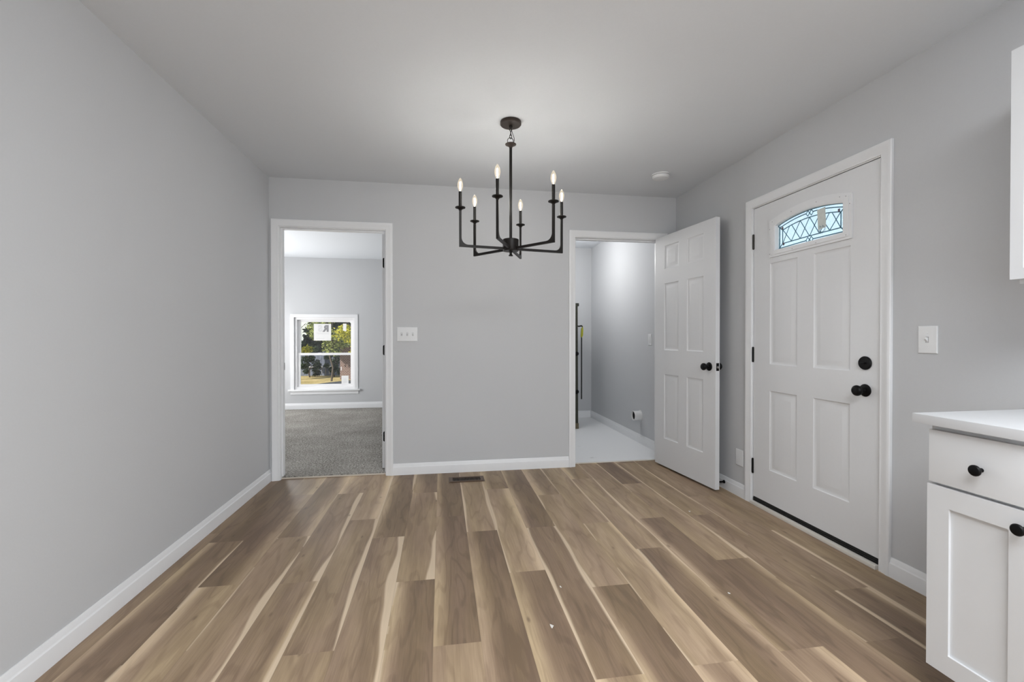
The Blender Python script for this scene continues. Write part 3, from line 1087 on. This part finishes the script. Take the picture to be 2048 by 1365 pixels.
for nm, za, zb, ta in (('lower_sash', z0 + .04, zm + .022, -.055), ('upper_sash', zm - .018, z1 - .035, -.085)):
    m = MB()
    a0, a1 = w0 + .035, w1 - .035
    m.strip_ring([(a0, za), (a1, za), (a1, zb), (a0, zb)], [(a0 + .04, za + .04), (a1 - .04, za + .04), (a1 - .04, zb - .036), (a0 + .04, zb - .036)], FW_, ta, ta - .028)
    sash = m.build('sash', M['vinyl'], win, 25)
    m = MB()
    m.prism([(a0 + .035, za + .035), (a1 - .035, za + .035), (a1 - .035, zb - .03), (a0 + .035, zb - .03)], FW_, ta - .012, ta - .016)
    m.build('pane', M['pane'], sash, 0)
    if nm == 'lower_sash':
        m = MB()
        m.prism([(-.235, .395), (-.125, .395), (-.125, .535), (-.235, .535)], FW_, ta - .0105, ta - .0115)
        st = m.build('sticker', M['paper'], win, 0)
        m = MB()
        for k in range(5):
            m.prism([(-.205, .420 + k * .016), (-.155, .420 + k * .016), (-.155, .428 + k * .016), (-.205, .428 + k * .016)], FW_, ta - .0105, ta - .0100)
        m.build('printing', M['ink_pale'], st, 0)
        m = MB()
        m.prism([(-.245, .62), (-.232, .62), (-.232, .68), (-.245, .68)], FW_, ta - .0105, ta - .0115)
        m.build('sticker', M['paper'], win, 0)
    else:
        m = MB()
        m.prism([(-.665, 1.105), (-.40, 1.105), (-.40, 1.375), (-.665, 1.375)], FW_, ta - .0105, ta - .0115)
        big = m.build('sticker', M['paper'], win, 0)
        m = MB()
        for za2, xa, xb in ((1.225, -.63, -.43), (1.208, -.60, -.43), (1.135, -.63, -.50)):
            m.prism([(xa, za2), (xb, za2), (xb, za2 + .006), (xa, za2 + .006)], FW_, ta - .0105, ta - .0100)
        m.build('printing', M['ink_pale'], big, 0)
        # the lettering faces the street, so it reads mirrored from indoors
        for ch, xm, mt in (('R', -.435, 'ink'), ('S', -.535, 'ink_pale')):
            cu = bpy.data.curves.new('lettering', 'FONT')
            cu.body = ch
            cu.size = .135
            cu.extrude = .0004
            cu.offset = .009
            to = bpy.data.objects.new('lettering', cu)
            COL.objects.link(to)
            dg = bpy.context.evaluated_depsgraph_get()
            dg.update()
            me = bpy.data.meshes.new_from_object(to.evaluated_get(dg))
            COL.objects.unlink(to)
            bpy.data.objects.remove(to)
            for v in me.vertices:
                x, y, z = v.co
                v.co = (xm - x, BY1 - ta + .0098 - .0004 + z, 1.255 + y)
            me.materials.clear()
            me.materials.append(M[mt])
            lo = bpy.data.objects.new('lettering', me)
            COL.objects.link(lo)
            lo.parent = big
            lo.matrix_parent_inverse = parent_world(big).inverted()
        m = MB()
        m.prism([(-.215, 1.265), (-.165, 1.255), (-.160, 1.380), (-.215, 1.380)], FW_, ta - .0105, ta - .0115)
        m.build('sticker', M['paper'], win, 0)

# ------------------------------------------------------------------ chandelier
CHX, CHY = 1.7727, 2.6505
ch = thing('chandelier', (CHX, CHY, H), 'dark bronze six-arm candle chandelier hanging from the ceiling', 'chandelier')
m = MB()
m.lathe([(0, 0), (.060, 0), (.0625, -.003), (.0625, -.018), (.059, -.022), (.010, -.0245), (0, -.0245)], (CHX, CHY, H - .0002), (0, 0, 1), 48)
m.build('canopy', M['bronze_lt'], ch)
m = MB()
m.lathe([(0, 0), (.010, 0), (.0115, -.006), (.0095, -.013), (.004, -.016), (0, -.016)], (CHX, CHY, H - .0245), (0, 0, 1), 20)
m.tube([(CHX + .007 * math.cos(a), CHY, H - .049 + .009 * math.sin(a)) for a in [2 * PI * k / 20 for k in range(20)]], .0018, 8, closed=True)
m.build('canopy_loop', M['bronze'], ch)
# chain: two narrow links and the big round loop on the stem
for zc, ry, w, turn in ((H - .0690, .0150, .0070, 1), (H - .0900, .0135, .0065, 0)):
    m = MB()
    pts = []
    for k in range(28):
        a = 2 * PI * k / 28
        x, z = w * math.cos(a), ry * math.sin(a)
        pts.append((CHX + (0 if turn else x), CHY + (x if turn else 0), zc + z))
    m.tube(pts, .0019, 8, closed=True)
    m.build('chain_link', M['bronze'], ch)
m = MB()
m.tube([(CHX - .002 + .0175 * math.cos(a), CHY, H - .116 + .0195 * math.sin(a)) for a in [2 * PI * k / 32 for k in range(32)]], .0021, 8, closed=True)
m.build('stem_loop', M['bronze'], ch)
m = MB()
wire = [(.003, 0, -.030), (.006, -.002, -.055), (.012, -.004, -.078), (.020, -.003, -.097), (.022, -.001, -.112), (.018, 0, -.124), (.008, 0, -.129)]
m.tube([(CHX + x, CHY + y, H + z) for x, y, z in wire], .0016, 8)
m.build('feed_wire', M['black'], ch)
m = MB()
m.lathe([(0, 0), (.006, 0), (.012, -.003), (.026, -.005), (.033, -.009), (.0325, -.012), (.026, -.016), (.014, -.021), (.0105, -.026), (.0095, -.031), (0, -.031)], (CHX, CHY, H - .126), (0, 0, 1), 36)
m.build('stem_collar', M['bronze_lt'], ch)
m = MB()
m.lathe([(0, 0), (.0085, 0), (.0085, -.555), (0, -.555)], (CHX, CHY, H - .155), (0, 0, 1), 24)
m.build('stem', M['bronze'], ch)
m = MB()
m.lathe([(0, .046), (.0455, .046), (.048, .043), (.048, -.020), (.0455, -.024), (0, -.024)], (CHX, CHY, 1.693), (0, 0, 1), 40)
m.build('hub', M['bronze'], ch)
m = MB()
m.lathe([(0, 0), (.012, 0), (.009, -.006), (.007, -.014), (.008, -.020), (.0135, -.025), (.0125, -.029), (0, -.030)], (CHX, CHY, 1.669), (0, 0, 1), 28)
m.build('finial', M['bronze'], ch)
BAR = .0062
ANGS = [(189.1, .305), (129.1, .312), (69.1, .309), (9.5, .332), (-50.9, .316), (-112.0, .309)]


def chandelier_arm(th, r):
    """Flat bar out from the hub, a sharp outer corner with a filleted inner one, then straight up."""
    c, s = math.cos(math.radians(th)), math.sin(math.radians(th))
    P = lambda q, w, z: Vector((CHX + c * q - s * w, CHY + s * q + c * w, z))
    zb, zt, zc = 1.676, 1.690, 1.883
    out = [(.040, zb), (r + BAR, zb), (r + BAR, zc), (r - BAR, zc)]
    fr = .040
    for k in range(9):
        a = k / 8 * PI / 2
        out.append((r - BAR - fr + fr * math.cos(a), zt + fr - fr * math.sin(a)))
    out.append((.040, zt))
    m = MB()
    m.prism(out, lambda q, z, w: P(q, w, z), -BAR, BAR)
    arm = m.build('arm', M['bronze'], ch, 25)
    base = P(r, 0, zc - .002)
    m = MB()
    m.lathe([(0, 0), (.0075, 0), (.0085, .006), (.013, .011), (.022, .0155), (.0285, .0175), (.0298, .0200), (.0290, .0230), (.024, .0240), (.012, .0245), (0, .0245)], base, (0, 0, 1), 32)
    m.build('drip_cup', M['bronze'], arm)
    m = MB()
    m.lathe([(0, .022), (.0092, .022), (.0092, .112), (.0078, .1135), (0, .1135)], base, (0, 0, 1), 24)
    m.build('candle_sleeve', M['bronze'], arm)
    m = MB()
    b0 = base + Vector((0, 0, .1125))
    prof = [(.0055, 0), (.0075, .004), (.0115, .014), (.0148, .026), (.0160, .036), (.0150, .047), (.0118, .059), (.0075, .069), (.0038, .0755), (0, .078)]
    m.lathe(prof, b0, (0, 0, 1), 24)
    m.mi = 1
    m.lathe([(0, .0135), (.0036, .014), (.0041, .024), (.0041, .044), (.0036, .054), (0, .0545)], b0, (0, 0, 1), 10)
    m.build('bulb', [M['bulb'], M['filament']], arm)


for th, r in ANGS:
    chandelier_arm(th, r)

# ------------------------------------------------------------------ small fittings
sd = thing('smoke_detector', (3.075, 3.325, H), 'round white smoke detector on the ceiling near the closet door', 'smoke detector')
m = MB()
m.lathe([(0, 0), (.068, 0), (.069, -.004), (.067, -.009), (0, -.009)], (3.075, 3.325, H - .0002), (0, 0, 1), 40)
m.build('mounting_base', M['plate'], sd)
m = MB()
m.lathe([(0, -.011), (.063, -.011), (.0655, -.014), (.0640, -.024), (.057, -.033), (.040, -.036), (.018, -.0365), (0, -.0365)], (3.075, 3.325, H), (0, 0, 1), 40)
m.build('cover', M['plate'], sd)


def wall_plate(name, fn, s, z, w, h, toggles, label, cat, group=None, rocker=False):
    root = thing(name, fn(s, z, 0), label, cat, group)
    m = MB()
    rings = []
    for ins, t in ((0, 0), (0, .0035), (.003, .0058), (.006, .0062)):
        rings.append([m.b.verts.new(fn(s + a * (w / 2 - ins), z + b * (h / 2 - ins), t)) for a, b in ((-1, -1), (1, -1), (1, 1), (-1, 1))])
    for a, b in zip(rings[:-1], rings[1:]):
        for k in range(4):
            m.b.faces.new([a[k], a[(k + 1) % 4], b[(k + 1) % 4], b[k]])
    m.b.faces.new(rings[-1])
    m.build('cover_plate', M['plate'], root, 20)
    for q in toggles:
        if rocker:
            m = MB()
            m.prism([(s + q - .0165, z - .0335), (s + q + .0165, z - .0335), (s + q + .0165, z + .0335), (s + q - .0165, z + .0335)], fn, .006, .0085)
            m.build('rocker', M['plate'], root, 20)
            continue
        m = MB()
        m.strip_ring([(s + q - .0065, z - .0135), (s + q + .0065, z - .0135), (s + q + .0065, z + .0135), (s + q - .0065, z + .0135)],
                     [(s + q - .0048, z - .0115), (s + q + .0048, z - .0115), (s + q + .0048, z + .0115), (s + q - .0048, z + .0115)], fn, .006, .0068)
        m.build('toggle_collar', M['slot'], root, 0)
        m = MB()
        a = [(-.0045, -.010), (.0045, -.010), (.0045, .006), (-.0045, .006)]
        b = [(-.0035, -.002), (.0035, -.002), (.0035, .008), (-.0035, .008)]
        va = [m.b.verts.new(fn(s + q + x, z + y, .006)) for x, y in a]
        vb = [m.b.verts.new(fn(s + q + x, z + y + .004, .0165)) for x, y in b]
        m.b.faces.new(vb)
        for k in range(4):
            m.b.faces.new([va[k], va[(k + 1) % 4], vb[(k + 1) % 4], vb[k]])
        m.build('toggle', M['plate'], root, 0)
    if not rocker:
        for q in (toggles or [0]):
            for dz in (-.030, .030):
                m = MB()
                m.lathe([(0, .0060), (.0030, .0060), (.0026, .0070), (0, .0072)], fn(s + q, z + dz, 0), fn(0, 0, 1) - fn(0, 0, 0), 10)
                m.build('screw', M['plate'], root)
    return root


wall_plate('light_switch', BW, 1.081, 1.181, .168, .118, [-.046, 0, .046], 'white three-gang light switch right of the bedroom doorway', 'light switch')
wall_plate('light_switch', RW, 1.684, 1.143, .080, .122, [0], 'white single light switch on the right wall beside the front door', 'light switch')
wall_plate('light_switch', RW, 4.375, 1.130, .075, .118, [0], 'white rocker light switch on the closet wall beside the open door', 'light switch', rocker=True)
wall_plate('blank_wall_plate', RW, 2.955, .280, .080, .118, [], 'white blank wall plate low on the wall left of the front door', 'wall plate')

# floor register
reg = thing('floor_register', (1.564, 3.65, 0), 'brown metal floor register set in the planks by the back wall', 'floor vent')
rx0, rx1, ry0, ry1 = 1.421, 1.706, 3.580, 3.718
m = MB()
ii = [(rx0 + .030, ry0 + .026), (rx1 - .030, ry0 + .026), (rx1 - .030, ry1 - .026), (rx0 + .030, ry1 - .026)]
RG = lambda a, b, t: Vector((a, b, t))
m.strip_ring([(rx0, ry0), (rx1, ry0), (rx1, ry1), (rx0, ry1)], ii, RG, .0005, .003)
m.strip_ring([(rx0 + .010, ry0 + .010), (rx1 - .010, ry0 + .010), (rx1 - .010, ry1 - .010), (rx0 + .010, ry1 - .010)], ii, RG, .003, .0065)
m.build('register_frame', M['register'], reg, 20)
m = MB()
m.face([Vector((a, b, .0008)) for a, b in ii])  # flat black sheet; the shade down in the duct is put into its colour
m.build('duct_shade', M['duct_dark'], reg, 0)
for k in range(19):
    xk = rx0 + .030 + (k + .5) * (rx1 - rx0 - .060) / 19
    m = MB()
    m.box((xk - .0016, ry0 + .026, .0012), (xk + .0016, ry1 - .026, .0055))
    m.build('slat', M['register'], reg, 0)

# door stop on the right baseboard
ds = thing('door_stop', (XR - .0135, 3.115, .055), 'black spring door stop on the baseboard behind the open door', 'door stop')
m = MB()
m.lathe([(0, 0), (.0125, 0), (.0120, .006), (.007, .009), (0, .009)], (XR - .0135, 3.115, .055), (-1, 0, 0), 20)
m.build('base', M['black'], ds)
m = MB()
pts = []
for k in range(14 * 10 + 1):
    a = 2 * PI * k / 10
    pts.append((XR - .0215 - .058 * k / 140, 3.115 + .0052 * math.cos(a), .055 + .0052 * math.sin(a)))
m.tube(pts, .0019, 5)
m.build('spring', M['black'], ds)
m = MB()
m.lathe([(0, .066), (.008, .066), (.0092, .070), (.0088, .079), (.006, .083), (0, .084)], (XR - .0135, 3.115, .055), (-1, 0, 0), 18)
m.build('tip', M['black'], ds)

# paint flecks on the planks
for x, y, r, lab in ((1.795, 1.737, .0085, 'small white paint fleck on the planks nearest the camera'), (1.905, 2.005, .005, 'tiny pale fleck on the planks in the middle of the floor'),
                     (2.985, 2.745, .0065, 'small pale fleck on the planks before the front door jamb'), (2.64, 1.835, .005, 'tiny pale fleck on the planks left of the base cabinet')):
    rg = random.Random(int(x * 1000))
    m = MB()
    pts = [(x + r * rg.uniform(.5, 1.2) * math.cos(2 * PI * k / 9), y + r * rg.uniform(.7, 1.9) * math.sin(2 * PI * k / 9)) for k in range(9)]
    m.prism(pts, lambda a, b, t: Vector((a, b, t)), .0003, .0011)
    tag(m.build('paint_fleck', M['fleck'], None, 0), lab, 'paint fleck', 'paint flecks on the floor')

# ------------------------------------------------------------------ kitchen cabinets on the right
CF = 2.885                       # plane of the door faces
CY1, CY0 = 1.200, 0.925          # far end, near end
bc = thing('base_cabinet', ((CF + XR) / 2, (CY0 + CY1) / 2, 0), 'white shaker base cabinet with black knobs under the counter', 'cabinet')
m = MB()
m.box((CF + .020, CY0, .108), (XR, CY1, .880))
m.build('cabinet_body', M['cabinet'], bc, 0)
m = MB()
m.box((CF + .085, CY0, 0), (XR - .0145, CY1 - .056, .108))
m.build('toe_kick', M['cabinet'], bc, 0)


def shaker(m, x, ya, yb, za, zb, rail=.062, th=.019, deep=.008):
    """Shaker front in the plane x (facing -X): flat rails round a recessed panel."""
    fn = lambda y, z, t: Vector((x + t, y, z))
    m.strip_ring([(ya, za), (yb, za), (yb, zb), (ya, zb)], [(ya + rail, za + rail), (yb - rail, za + rail), (yb - rail, zb - rail), (ya + rail, zb - rail)], fn, 0, th)
    m.prism([(ya + rail, za + rail), (yb - rail, za + rail), (yb - rail, zb - rail), (ya + rail, zb - rail)], fn, deep, th - .001)
    return m


def cab_knob(m, c):
    m.lathe([(0, 0), (.0062, 0), (.0058, .004), (.0050, .012), (.0070, .0155), (.0130, .018), (.0158, .022), (.0160, .0255), (.0135, .0285), (.007, .0300), (0, .0303)], c, (-1, 0, 0), 28)
    return m


m = MB()
m.box((CF, CY0 + .006, .701), (CF + .019, CY1 - .006, .864), .0012)
dr = m.build('drawer', M['cabinet'], bc)
cab_knob(MB(), (CF, 1.054, .7735)).build('knob', M['black'], dr)
cd = shaker(MB(), CF, CY0 + .004, CY1 - .0015, .118, .692).build('door', M['cabinet'], bc, 20)
cab_knob(MB(), (CF, .957, .645)).build('knob', M['black'], cd)
m = MB()
m.box((2.864, CY0, .880), (XR - .0005, 1.229, .910), .0025)
tag(m.build('countertop', M['counter']), 'white countertop slab overhanging the base cabinet', 'countertop')

UF = 3.172
uc = thing('wall_cabinet', ((UF + XR) / 2, (CY0 + 1.181) / 2, 1.34), 'white shaker wall cabinet high on the right wall', 'cabinet')
m = MB()
m.box((UF + .020, CY0, 1.345), (XR, 1.178, 2.078))
m.build('cabinet_body', M['cabinet'], uc, 0)
shaker(MB(), UF, CY0 + .004, 1.1805, 1.339, 2.0735, rail=.034).build('door', M['cabinet'], uc, 20)
m = MB()
m.box((UF + .030, CY0, 1.326), (XR - .002, 1.174, 1.345))
m.build('bottom_rail', M['cabinet'], uc, 0)

# ------------------------------------------------------------------ inside the closet
pv = thing('vent_pipe', (XR, 4.60, .305), 'short white pipe sticking out of the closet wall', 'pipe')
m = MB()
m.lathe([(.050, 0), (.050, .085), (.0465, .085), (.0465, .002)], (XR - .0005, 4.60, .305), (-1, 0, 0), 36)
m.build('pipe_wall', M['pvc'], pv)
m = MB()
m.lathe([(0, .006), (.0464, .006), (.0464, .070)], (XR, 4.60, .305), (-1, 0, 0), 36)
m.build('pipe_bore', M['pipe_in'], pv)
m = MB()
m.lathe([(.051, 0), (.058, .001), (.058, .005), (.051, .006)], (XR, 4.60, .305), (-1, 0, 0), 36)
m.build('wall_flange', M['pvc'], pv)

# tall folded dark tool stand leaning just inside the doorway
ld = thing('folded_ladder', (3.022, 5.50, 0), 'dark olive folded ladder standing just inside the closet', 'ladder')
for yo, xo in ((0, .022), (.05, -.030), (.36, -.030), (.41, .022)):
    m = MB()
    m.prism([(3.022 + xo - .020, .055), (3.022 + xo + .020, .055), (3.022 + xo * .8 + .016, 1.555), (3.022 + xo * .8 - .016, 1.555)], lambda a, b, t: Vector((a, t, b)), 5.44 + yo, 5.468 + yo)
    rail = m.build('rail', M['olive'], ld, 20)
    m = MB()
    m.box((3.022 + xo - .026, 5.434 + yo, .0035), (3.022 + xo + .026, 5.474 + yo, .075), .006)
    m.build('foot', M['tan_foot'], rail)
for k in range(5):
    z = .30 + .29 * k
    m = MB()
    m.box((3.007, 5.468, z), (3.061, 5.85, z + .022), .003)
    m.build('step', M['olive'], ld)
m = MB()
m.box((2.972, 5.43, 1.545), (3.072, 5.89, 1.585), .01)
m.build('top_cap', M['olive'], ld)
for z, r in ((.47, .03), (.95, .028)):
    m = MB()
    m.lathe([(0, -.012), (r * .7, -.012), (r, 0), (r * .7, .012), (0, .012)], (3.042, 5.436, z), (0, 1, 0), 18)
    m.build('hinge_joint', M['black'], ld)

st = thing('hanging_strap', (3.132, 5.52, .36), 'black strap with a lime yellow clip hanging from the folded ladder', 'strap')
m = MB()
m.box((3.124, 5.515, .365), (3.140, 5.525, 1.20), .003)
m.build('strap', M['rubber'], st)
m = MB()
m.prism([(3.122, 1.165), (3.135, 1.150), (3.149, 1.185), (3.152, 1.255), (3.146, 1.295), (3.128, 1.265)], lambda a, b, t: Vector((a, t, b)), 5.508, 5.532)
m.build('clip', M['lime'], st, 20)
m = MB()
m.tube([(3.145, 5.52, 1.29), (3.132, 5.52, 1.302), (3.095, 5.52, 1.296), (3.052, 5.48, 1.300)], .009, 10)
m.build('hook', M['black'], st)

# ------------------------------------------------------------------ outdoors, seen through the bedroom window
GZ = -0.42
m = MB()
m.box((-70, BY1 + .14, GZ - .3), (70, 90, GZ))
struct('ground', m, M['lawn'], 'sunlit dry golden lawn outside the bedroom window', 'lawn', 0)
m = MB()
m.prism([(-3.05, 15.5), (-.6, 14.6), (1.5, 15.2), (1.5, 17.0), (-1.9, 17.2), (-2.45, 16.5)], lambda a, b, t: Vector((a, b, t)), GZ - .1, GZ + .012)  # plain dark polygon lying just above the lawn
struct('dark_patch', m, M['dark_ground'], 'flat dark patch at the near edge of the lawn outside', 'driveway', 0)


def tree(name, x, y, h, spread, mat, n, label, trunk_r=.12, low=.3, seed=1, leaf=.10, nb=16):
    rg = random.Random(seed)
    root = thing(name, (x, y, GZ), label, 'bush' if 'bush' in name else 'tree', 'plants beyond the bedroom window')
    m = MB()
    pts = [(x + rg.uniform(-.06, .06) * k, y, GZ - .05 + h * .75 * k / 5) for k in range(6)]
    m.tube(pts, [trunk_r * (1 - .13 * k) for k in range(6)], 10)
    for k in range(5):
        a = rg.uniform(0, 2 * PI)
        zb = GZ + h * rg.uniform(.25, .6)
        m.tube([(x, y, zb), (x + math.cos(a) * spread * .4, y + math.sin(a) * spread * .4, zb + h * .12), (x + math.cos(a) * spread * .8, y + math.sin(a) * spread * .8, zb + h * .2)],
               [trunk_r * .45, trunk_r * .3, trunk_r * .12], 7)
    m.build('trunk', M['bark'], root)
    m = MB()
    lay = m.b.loops.layers.float_color.new('leaf_tone')
    blobs = [(rg.uniform(-1, 1) * spread * .75, rg.uniform(-1, 1) * spread * .75, low + rg.random() * (h - low), rg.uniform(.3, .55) * spread) for _ in range(nb)]
    for _ in range(n):
        bx, by, bz, br = rg.choice(blobs)
        v = Vector((rg.gauss(0, 1), rg.gauss(0, 1), rg.gauss(0, 1))).normalized() * br * rg.random() ** .4
        c = Vector((x + bx, y + by, GZ + max(low * .6, bz + v.z * .8))) + Vector((v.x, v.y, 0))
        u = Vector((rg.gauss(0, 1), rg.gauss(0, 1), rg.gauss(0, 1))).normalized()
        w = u.orthogonal().normalized()
        s = leaf * rg.uniform(.5, 1.2)
        f = m.face([c - u * s, c - w * s * .45, c + u * s, c + w * s * .45])
        tn = rg.random()
        for lp in f.loops:
            lp[lay] = (tn, tn, tn, 1)
    m.build('crown', mat, root, 0, recalc=False)
    return root


tree('shade_tree', -1.30, 15.3, 3.4, .62, M['leaf_gold'], 2600, 'yellow-leaved tree nearest the window at its right edge', .05, 1.05, 5, .05)
tree('shade_tree', -2.55, 17.0, 3.6, .70, M['leaf_mid'], 3200, 'pale green thin tree in the middle of the window view', .035, 1.0, 8, .055)
tree('shade_tree', -4.15, 17.6, 3.8, .72, M['leaf_gold'], 2600, 'yellow-green tree at the left edge of the window view', .05, 1.1, 11, .06)
for x, y, sd_, lab in ((-3.75, 18.75, 31, 'low dark bush at the left foot of the fence'), (-2.85, 18.85, 32, 'low dark bush at the foot of the fence beside the brick pier')):
    tree('garden_bush', x, y, 1.15, .36, M['leaf_dark'], 2200, lab, .03, .1, sd_, .05)
for x, y, sd_, lab in ((-11.0, 24.4, 21, 'dark evergreen furthest left beyond the fence'), (-7.4, 23.2, 22, 'dark evergreen second from the left beyond the fence'), (-4.3, 24.6, 23, 'dark evergreen straight beyond the fence behind the thin tree'),
                       (-1.2, 23.2, 24, 'dark evergreen beyond the fence right of the brick pier'), (2.2, 24.4, 25, 'dark evergreen furthest right beyond the fence')):
    tree('evergreen_tree', x, y, 5.5, 1.3, M['leaf_dark'], 5200, lab, .16, .1, sd_, .2, 34)
for x, y, sd_, lab in ((-9.0, 28.6, 41, 'tall dark tree in the back row far left'), (-5.4, 28.2, 42, 'tall dark tree in the back row between two evergreens'), (-2.0, 28.8, 43, 'tall dark tree in the back row behind the brick pier'), (1.6, 28.2, 44, 'tall dark tree in the back row far right')):
    tree('evergreen_tree', x, y, 7.0, 1.5, M['leaf_dark'], 4800, lab, .2, .1, sd_, .24, 34)
FY = 19.5
fn_ = thing('garden_fence', (-3.6, FY, GZ), 'blue-grey board fence at the back of the lawn', 'fence')
m = MB()
for k in range(62):
    xk = -8.0 + k * .15
    m.box((xk, FY + .02, GZ), (xk + .14, FY + .04, GZ + .92 + .02 * ((k * 7) % 3)))
m.build('board_panel', M['fence'], fn_, 0)
for k in range(5):
    m = MB()
    m.box((-8.0 + 2.3 * k - .05, FY - .10, GZ), (-8.0 + 2.3 * k + .05, FY, GZ + 1.0))
    m.build('post', M['fence'], fn_, 0)
m = MB()
m.box((-8.0, FY - .04, GZ + .33), (1.3, FY + .01, GZ + .39))
m.build('rail', M['fence_rail'], fn_, 0)
bp_ = thing('brick_pier', (-2.13, 17.9, GZ), 'red-brown brick pier standing on the lawn before the fence', 'pier')
m = MB()
m.box((-2.38, 17.6, GZ), (-1.93, 18.05, GZ + 1.25))
m.build('brick_shaft', M['brick'], bp_, 0)
m = MB()
m.box((-2.42, 17.56, GZ + 1.25), (-1.89, 18.09, GZ + 1.32), .01)
m.build('cap_stone', M['fence_rail'], bp_)
